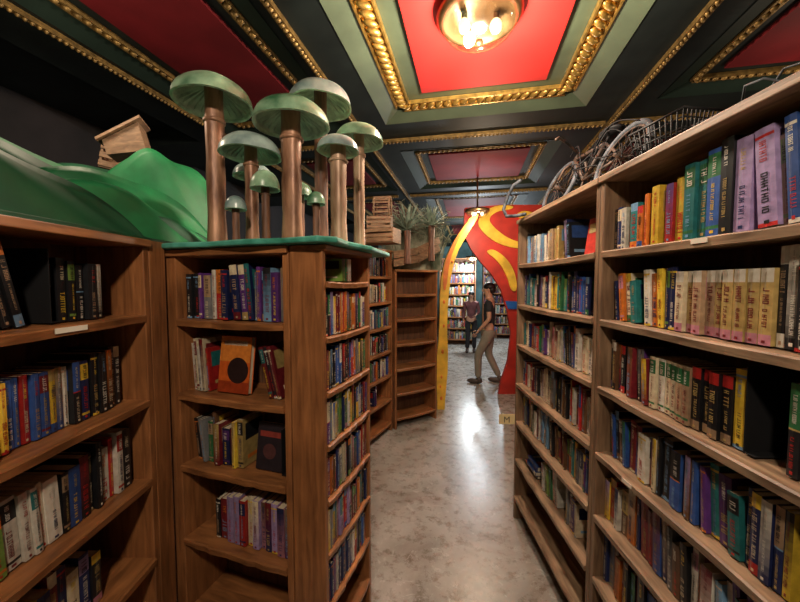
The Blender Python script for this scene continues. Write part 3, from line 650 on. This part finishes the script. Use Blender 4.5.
# ------------------------------------------------------------------ arches
def flat_shape(px,kf,thick,name,mt,parent,dy=0):
    pts=[((u-400)*kf,1.65+(283-v)*kf) for u,v in px]
    n=len(pts)
    tris=tessellate_polygon([[Vector((x,z,0)) for x,z in pts]])
    vs=[(x,dy,z) for x,z in pts]+[(x,dy+thick,z) for x,z in pts]
    fs=[tuple(t) for t in tris]+[tuple(i+n for i in t) for t in tris]+[(i,(i+1)%n,n+(i+1)%n,n+i) for i in range(n)]
    bm=bmesh.new(); bv=[bm.verts.new(v) for v in vs]
    for f in fs:
        try: bm.faces.new([bv[i] for i in f])
        except ValueError: pass
    bmesh.ops.recalc_face_normals(bm,faces=bm.faces[:])
    me=bpy.data.meshes.new(name); bm.to_mesh(me); bm.free(); me.materials.append(mt)
    o=bpy.data.objects.new(name,me); COL.objects.link(o); o.parent=parent; return o
def smooth_poly(p,it=2):
    for _ in range(it):
        q=[]
        for i in range(len(p)):
            a=p[i]; b=p[(i+1)%len(p)]; q.append((a[0]*.75+b[0]*.25,a[1]*.75+b[1]*.25)); q.append((a[0]*.25+b[0]*.75,a[1]*.25+b[1]*.75))
        p=q
    return p
kR=5.05/345
er=empty('red_painted_arch',(0,5.05,0)); tag(er,'red cut-out archway with yellow curling flame shapes','painted archway')
red=[(464,209),(500,206),(575,206),(575,396),(500,396),(502,385),(509,362),(512,335),(508,312),(501,290),(491,274),(480,262),(471,250),(463,235)]
flat_shape(red,kR,.06,'arch_panel',MARC,er)
flat_shape(smooth_poly([(474,222),(484,236),(500,246),(522,250),(524,244),(508,240),(494,230),(486,220),(496,212),(510,211),(512,207),(490,207)]),kR,.03,'flame_shape',MYEL,er,dy=-.03)
flat_shape(smooth_poly([(484,252),(496,260),(506,275),(511,292),(517,290),(514,272),(505,258),(492,249)]),kR,.03,'flame_shape',MYEL,er,dy=-.03)
flat_shape(smooth_poly([(512,216),(524,222),(534,232),(545,232),(538,218),(524,211)]),kR,.03,'flame_shape',MYEL,er,dy=-.03)
flat_shape(smooth_poly([(520,312),(526,330),(524,360),(518,392),(522,392),(530,360),(532,330),(528,312)]),kR,.03,'flame_shape',MORG,er,dy=-.03)
flat_shape([(505,301),(535,302),(535,309),(508,309)],kR,.025,'blue_band',MBLU,er,dy=-.025)
kY=4.42/345
ey=empty('yellow_painted_arch',(0,4.42,0)); tag(ey,'tall curved yellow arch side with orange edge and dark spots','painted archway')
yel=smooth_poly([(438,421),(438,400),(436,370),(440,330),(440,285),(444,262),(452,244),(462,228),(470,218),(478,214),(475,222),(466,236),(456,254),(450,280),(447,320),(449,365),(446,400),(445,421)],1)
flat_shape(yel,kY,.10,'arch_side',MYEL,ey)
flat_shape(smooth_poly([(443,268),(450,248),(460,231),(470,219),(465,229),(456,243),(449,262),(446,290),(443,290)],1),kY,.02,'arch_edge',MORG,ey,dy=-.02)
for (u,v,r) in [(442,400,1.6),(442,378,1.3),(443,352,1.8),(444,326,1.3),(444,302,1.6),(452,262,1.2),(441,388,1.1)]:
    mb=MB(); c=((u-400)*kY,-.004,1.65+(283-v)*kY); mb.ell(c,(r*kY*.8,.006,r*kY*1.3),10,6); mb.obj('painted_spot',MORG,ey)
# ------------------------------------------------------------------ ceiling lamps, plus added lights without fixtures
def ceiling_lamp(x,y,zt,s,label):
    e=empty('ceiling_light',(x,y,zt)); tag(e,label,'ceiling lamp','ceiling lights'); 
    mb=MB(); mb.lathe([(.001,0),(.17*s,0),(.205*s,-.012*s),(.215*s,-.035*s),(.20*s,-.055*s),(.188*s,-.062*s),(.180*s,-.05*s),(.14*s,-.02*s),(.001,-.015*s)],44)
    mb.obj('brass_pan',MBRASS,e)
    mb=MB(); mb.lathe([(.188*s,-.058*s),(.186*s,-.075*s),(.165*s,-.11*s),(.12*s,-.14*s),(.06*s,-.155*s),(.02*s,-.158*s)],36,wob=lambda a:1+.012*math.cos(18*a)); mb.obj('glass_bowl',MGLASS,e)
    mb=MB(); mb.lathe([(.02*s,-.155*s),(.022*s,-.165*s),(.010*s,-.172*s),(.001,-.178*s)],16); mb.obj('finial',MBRASS,e)
    for (bx,by,bm_) in [(-.075,.0,MBULB2),(.085,.0,MBULB2),(-.03,.10,MBULB)]:
        mb=MB(); mb.lathe([(.001,-.015*s),(.016*s,-.015*s),(.016*s,-.05*s)],10); mb.ell((0,0,-.082*s),(.03*s,.03*s,.037*s),14,10,mi=1); o=mb.obj('bulb',[MBRASS,bm_],e); o.location=(bx*s,by*s,0)
    return e
def B2W(b,a): return (a*math.sin(PHI)+b*math.cos(PHI), a*math.cos(PHI)-b*math.sin(PHI))
def plight(x,y,z,w,r=.07,c=(1,.80,.58)):
    l=bpy.data.lights.new('point_light','POINT'); l.energy=w; l.color=c; l.shadow_soft_size=r
    o=bpy.data.objects.new('point_light',l); COL.objects.link(o); o.location=(x,y,z); return o
x,y=B2W(.03,1.86); ceiling_lamp(x,y,ZC+.03,1.0,'brass flush ceiling light with clear glass bowl in red coffer'); plight(x,y,ZC-.30,100,c=(1,.83,.64))
x,y=B2W(.05,-.5); ceiling_lamp(x,y,ZC-.0+.14,1.0,'brass flush ceiling light with clear glass bowl behind viewer'); plight(x,y,ZC-.26,104,c=(1,.83,.64))
x,y=B2W(.08,4.7); e=ceiling_lamp(x,y,2.62,.75,'small brass lamp glowing above the arch')
mb=MB(); mb.tube([(0,0,0),(0,0,ZC+.03-2.62)],.012); mb.obj('hanging_rod',MBRASS,e); plight(x,y-.35,2.36,34)
x,y=B2W(.05,8.6); e=ceiling_lamp(x,y,2.30,.8,'small brass lamp glowing in the far room'); mb=MB(); mb.tube([(0,0,0),(0,0,ZC+.05-2.30)],.012); mb.obj('hanging_rod',MBRASS,e)
plight(x,y,2.0,120,c=(.85,.95,1)); 
x,y=B2W(-1.7,1.2); plight(x,y,2.60,9)  # added fill light over the hills, no lamp hangs here
x,y=B2W(2.0,2.5); plight(x,y,2.60,8)  # added fill light on the right side, without a lamp
x,y=B2W(1.2,10.5); plight(x,y,2.5,130,c=(.8,.92,1))  # added cool light to brighten the far room, no fixture
x,y=B2W(.2,7.0); plight(x,y,2.3,60,c=(.9,.95,1))  # second added cool light, behind the arch, no fixture
# ------------------------------------------------------------------ bicycle
eb=empty('bicycle',(.93,2.06,2.078)); tag(eb,'rusty dark grey bicycle leaning on top of the bookcases','bicycle')
eb.rotation_euler=(0,rad(22),rad(4))
def ring(mb,c,r,tr,seg=40,sg=8):
    mb.tube([(c[0],c[1]+r*math.cos(2*math.pi*i/seg),c[2]+r*math.sin(2*math.pi*i/seg)) for i in range(seg)],tr,sg,closed=True)
rw=.155
for cy in (.10,-.44):
    w=empty('wheel'); w.parent=eb; w.location=(0,cy,rw+.012)
    mb=MB(); ring(mb,(0,0,0),rw,.014); mb.obj('tyre',MTYRE,w)
    mb=MB(); ring(mb,(0,0,0),rw-.017,.006); mb.obj('rim',MSTEEL,w)
    mb=MB()
    for i in range(20):
        a=2*math.pi*i/20; mb.tube([(.012*(-1)**i,.015*math.cos(a+.6),.015*math.sin(a+.6)),(0,(rw-.02)*math.cos(a),(rw-.02)*math.sin(a))],.0015,4)
    mb.tube([(-.035,0,0),(.035,0,0)],.014,10); mb.obj('spokes',MSTEEL,w)
mb=MB(); z=rw+.012
H=(0,.04,z+.16); S=(0,-.24,z+.15); Bk=(0,-.17,z-.03)
for a,b,r in [(H,S,.011),(H,Bk,.013),(S,Bk,.012),(S,(0,-.44,z),.008),(Bk,(0,-.44,z),.008)]: mb.tube([a,b],r,8)
for sx in(-.03,.03): mb.tube([H,(sx,.07,z+.10),(sx,.10,z)],.007,8)
mb.obj('frame',MSTEEL,eb)
mb=MB(); mb.tube([H,(0,.03,z+.20)],.01,8)
mb.tube([(-.20,-.09,z+.15),(-.17,-.03,z+.20),(-.09,.02,z+.22),(0,.03,z+.20),(.09,.02,z+.22),(.17,-.03,z+.20),(.20,-.09,z+.15)],.008,8); mb.obj('handlebar',MSTEEL,eb)
mb=MB(); mb.tube([S,(0,-.25,z+.19)],.009,8); mb.ell((0,-.26,z+.20),(.045,.09,.02),12,8); mb.obj('saddle',MBLK,eb)
mb=MB(); ring(mb,(.02,-.17,z-.03),.045,.006,24); mb.tube([(.03,-.17,z-.03),(.04,-.15,z-.10)],.007,6); mb.box(.03,.08,-.17,-.14,z-.11,z-.095); mb.tube([(.03,-.17,z-.03),(-.04,-.19,z+.05)],.007,6); mb.obj('crank',MSTEEL,eb)
mb=MB(); mb.tube([(.03,-.17+.05*math.cos(a/10),z-.03+.05*math.sin(a/10)) for a in range(10,50,5)]+[(.03,-.43,z+.03),(.03,-.47,z),(.03,-.43,z-.03),(.03,-.3,z-.09),(.03,-.17,z-.08)],.004,5); mb.obj('chain',MBLK,eb)
mb=MB()
for j in range(7):
    q=[(R.uniform(-.06,.05),.10-.12*i+R.uniform(-.06,.06),z+R.uniform(-.06,.22)) for i in range(6)]
    pp=[]
    for i in range(len(q)-1):
        for k in range(5):
            t=k/5; p0,p1,p2,p3=[Vector(q[max(0,min(len(q)-1,i+dd))]) for dd in(-1,0,1,2)]
            pp.append(.5*((2*p1)+(p2-p0)*t+(2*p0-5*p1+4*p2-p3)*t*t+(3*p1-p0-3*p2+p3)*t**3))
    mb.tube(pp,.0034,5)
mb.obj('cables',MBLK,eb)
# wire basket
ek=empty('wire_basket',(.93,1.20,2.073)); ek.rotation_euler=(0,0,rad(8)); tag(ek,'black wire bicycle basket resting on the bookcase','wire basket')
mb=MB()
def rect(z,w,d,r): mb.tube([(-w,-d,z),(w,-d,z),(w,d,z),(-w,d,z)],r,6,closed=True)
for i,zz in enumerate([.004,.03,.06,.09,.115]): rect(zz,.060+.004*i,.085+.005*i,.0045 if i==4 else .0028)
for i in range(11):
    q=-1+2*i/10
    for s in(-1,1):
        mb.tube([(q*.060,s*.085,.004),(q*.076,s*.105,.115)],.0026,5)
        mb.tube([(s*.060,q*.085,.004),(s*.076,q*.105,.115)],.0026,5)
    mb.tube([(q*.06,-.085,.004),(q*.06,.085,.004)],.0026,5)
mb.obj('basket_wires',MBLK,ek)
e=empty('bicycle_fork',(.97,.98,2.072)); tag(e,'bent black bicycle fork and cables lying on top','bicycle part')
mb=MB(); mb.tube([(-.06,.08,.012),(-.03,.0,.05),(.0,-.10,.07),(.03,-.20,.06),(.05,-.28,.012)],.010,8); mb.tube([(.02,.08,.012),(.03,-.02,.04),(.0,-.10,.07)],.009,8); mb.obj('fork',MBLK,e)
mb=MB(); mb.tube([(.0,-.10,.07),(-.04,-.07,.10),(-.02,.0,.12),(.03,.06,.09),(.02,.09,.02)],.003,6); mb.tube([(.02,-.18,.06),(.05,-.14,.12),(.02,-.06,.13),(.04,.04,.05)],.003,6); mb.obj('cable',MTYRE,e)
mb=MB(); mb.tube([(.79,2.20,2.083),(.755,2.27,2.085),(.72,2.36,2.10),(.72,2.43,2.16),(.745,2.42,2.25),(.77,2.37,2.31),(.79,2.30,2.32)],.011,8)
o=mb.obj('bent_mudguard',MTYRE); tag(o,'bent dark metal mudguard hooked over the bookcase end','mudguard')
# ------------------------------------------------------------------ people
def skin(name,verts,edges,mt,parent,root=0,sub=2):
    me=bpy.data.meshes.new(name); me.from_pydata([v[:3] for v in verts],edges,[])
    o=bpy.data.objects.new(name,me); COL.objects.link(o)
    md=o.modifiers.new('skin','SKIN'); md.use_smooth_shade=True
    sv=me.skin_vertices[0].data
    for i,v in enumerate(verts):
        r=v[3]; sv[i].radius=(r,v[4] if len(v)>4 else r); sv[i].use_root=(i==root)
    s=o.modifiers.new('sub','SUBSURF'); s.levels=sub; s.render_levels=sub
    bpy.context.view_layer.update()
    m2=bpy.data.meshes.new_from_object(o.evaluated_get(bpy.context.evaluated_depsgraph_get()))
    bpy.data.objects.remove(o)
    m2.materials.clear(); m2.materials.append(mt)
    for p in m2.polygons: p.use_smooth=True
    o=bpy.data.objects.new(name,m2); COL.objects.link(o); o.parent=parent; return o
MLIP=mat('lips',(.35,.10,.09),.5)
def person(loc,rz,s,label,top,bottom,longhair,legL,legR,armL,armR,slv=.5):
    e=empty('person',loc,rz); e.scale=(s,s,s); tag(e,label,'person','visitors')
    V=[(0,0,.93,.125,.095),(0,0,1.08,.115,.085),(0,.0,1.24,.135,.095),(0,-.005,1.40,.12,.08),(0,0,1.475,.052,.052),(0,.018,1.535,.06,.068),(0,.025,1.61,.076,.092),(0,.02,1.675,.066,.08)]
    E=[(0,1),(1,2),(2,3),(3,4),(4,5),(5,6),(6,7)]
    def chain(start,pts):
        p=start
        for q in pts: V.append(q); E.append((p,len(V)-1)); p=len(V)-1
        return p
    for sx,leg in((-1,legL),(1,legR)):
        chain(0,[(sx*.085,0,.87,.085,.085),(leg[0][0],leg[0][1],leg[0][2],.055,.055),(leg[1][0],leg[1][1],leg[1][2],.037,.037)])
    for sx,arm in((-1,armL),(1,armR)):
        chain(3,[(sx*.165,0,1.40,.052,.052),(arm[0][0],arm[0][1],arm[0][2],.038,.038),(arm[1][0],arm[1][1],arm[1][2],.026,.022)])
    body=skin('body',V,E,MSKIN,e)
    V=[(0,0,.90,.137,.107),(0,0,1.08,.13,.10),(0,0,1.24,.148,.107),(0,-.005,1.39,.132,.092),(0,0,1.45,.07,.065)]; E=[(0,1),(1,2),(2,3),(3,4)]
    for sx,arm in((-1,armL),(1,armR)):
        sh=Vector((sx*.165,0,1.40)); el=Vector(arm[0]); wr=Vector(arm[1])
        if slv<=.6: m_=sh.lerp(el,.65); chain(3,[tuple(sh)+(.064,.064),tuple(m_)+(.06,.06)])
        else: chain(3,[tuple(sh)+(.062,.062),tuple(el)+(.05,.05),tuple(el.lerp(wr,.85))+(.04,.04)])
    skin('shirt',V,E,top,e)
    V=[(0,0,.95,.132,.103)]; E=[]
    for sx,leg in((-1,legL),(1,legR)):
        chain(0,[(sx*.088,0,.86,.10,.10),(leg[0][0],leg[0][1],leg[0][2],.072,.072),(leg[1][0],leg[1][1],leg[1][2]+.01,.056,.06)])
    skin('trousers',V,E,bottom,e)
    for leg in(legL,legR):
        ax,ay,az=leg[1]; mb=MB(); mb.ell((ax,ay+.06,.045),(.046,.135,.05),14,8,zmin=-.9); mb.ell((ax,ay-.01,.07),(.045,.055,.055),12,8); mb.obj('shoe',MSHOE,e)
    for sx,arm in((-1,armL),(1,armR)):
        el,wr=Vector(arm[0]),Vector(arm[1]); d=(wr-el).normalized(); side=Vector((0,1,0)); side=(side-d*side.dot(d)).normalized(); nrm=d.cross(side)
        c=wr+d*.05
        V=[tuple(wr)+(.022,.02),tuple(c)+(.036,.016),tuple(c+d*.035)+(.034,.015)]; E=[(0,1),(1,2)]
        skin('hand',V,E,MSKIN,body,sub=1)
        for k,L in enumerate([.058,.07,.074,.062]):
            b=c+d*.035+side*(-.028+.018*k); cur=nrm*(-sx)*.012
            skin('finger',[tuple(b)+(.009,),tuple(b+d*L*.5+cur*.3)+(.008,),tuple(b+d*L*.8+cur*1.2)+(.0075,),tuple(b+d*L+cur*2.2)+(.007,)],[(0,1),(1,2),(2,3)],MSKIN,body,sub=1)
        b=wr+d*.03+side*.028
        skin('thumb',[tuple(b)+(.011,),tuple(b+side*.02+d*.025)+(.010,),tuple(b+side*.028+d*.055)+(.008,)],[(0,1),(1,2)],MSKIN,body,sub=1)
    mb=MB(); mb.ell((0,.118,1.60),(.012,.018,.02),10,8); mb.obj('nose',MSKIN,e)
    for sx in(-1,1):
        mb=MB(); mb.ell((sx*.03,.103,1.622),(.012,.008,.008),10,8); mb.ell((sx*.03,.110,1.622),(.006,.004,.006),8,6,mi=1); mb.obj('eye',[MCARD,MINK],e)
        mb=MB(); mb.ell((sx*.078,.015,1.61),(.010,.018,.03),10,8); mb.obj('ear',MSKIN,e)
    mb=MB(); mb.ell((0,.108,1.565),(.022,.008,.005),10,6); mb.obj('mouth',MLIP,e)
    mb=MB(); mb.ell((0,.0,1.655),(.088,.105,.085),20,14,zmin=-.35)
    if longhair:
        mb.ell((0,-.045,1.55),(.085,.06,.17),18,12); mb.ell((-.07,.02,1.55),(.022,.04,.12),10,8); mb.ell((.07,.02,1.55),(.022,.04,.12),10,8)
    else: mb.ell((0,-.045,1.61),(.078,.06,.075),16,10)
    mb.obj('hair',MHAIR,e)
    return e
person((1.46,5.62,0),rad(70),.955,'person in charcoal t-shirt and khaki trousers walking past the arch',MSHIRT,MKHAK,False,
 [(-.10,.17,.50),(-.11,.16,.09)],[(.10,.02,.49),(.10,-.17,.10)],[(-.22,-.02,1.13),(-.20,.15,.93)],[(.23,-.06,1.13),(.24,.03,.88)])
person((1.70,8.2,0),rad(165),.84,'person with long black hair in maroon top standing in far room',MGREY,MSHIRT,True,
 [(-.09,.03,.50),(-.09,0,.09)],[(.09,.05,.50),(.10,.08,.09)],[(-.21,0,1.14),(-.14,.17,1.08)],[(.21,-.02,1.13),(.22,.05,.90)],slv=1)
# ------------------------------------------------------------------ world, camera
w=bpy.data.worlds.new('w'); scene.world=w; w.use_nodes=True; w.node_tree.nodes['Background'].inputs[0].default_value=(.9,.8,.7,1); w.node_tree.nodes['Background'].inputs[1].default_value=.1
cd=bpy.data.cameras.new('camera'); cam=bpy.data.objects.new('camera',cd); COL.objects.link(cam)
cd.sensor_width=36; cd.lens=15.53; cd.clip_start=.02
cam.location=(0,0,1.65); cam.rotation_euler=(rad(87),0,0); scene.camera=cam
try:
    scene.view_settings.view_transform='Standard'
except Exception: pass
print('books',len(BOOKS),len(indiv))
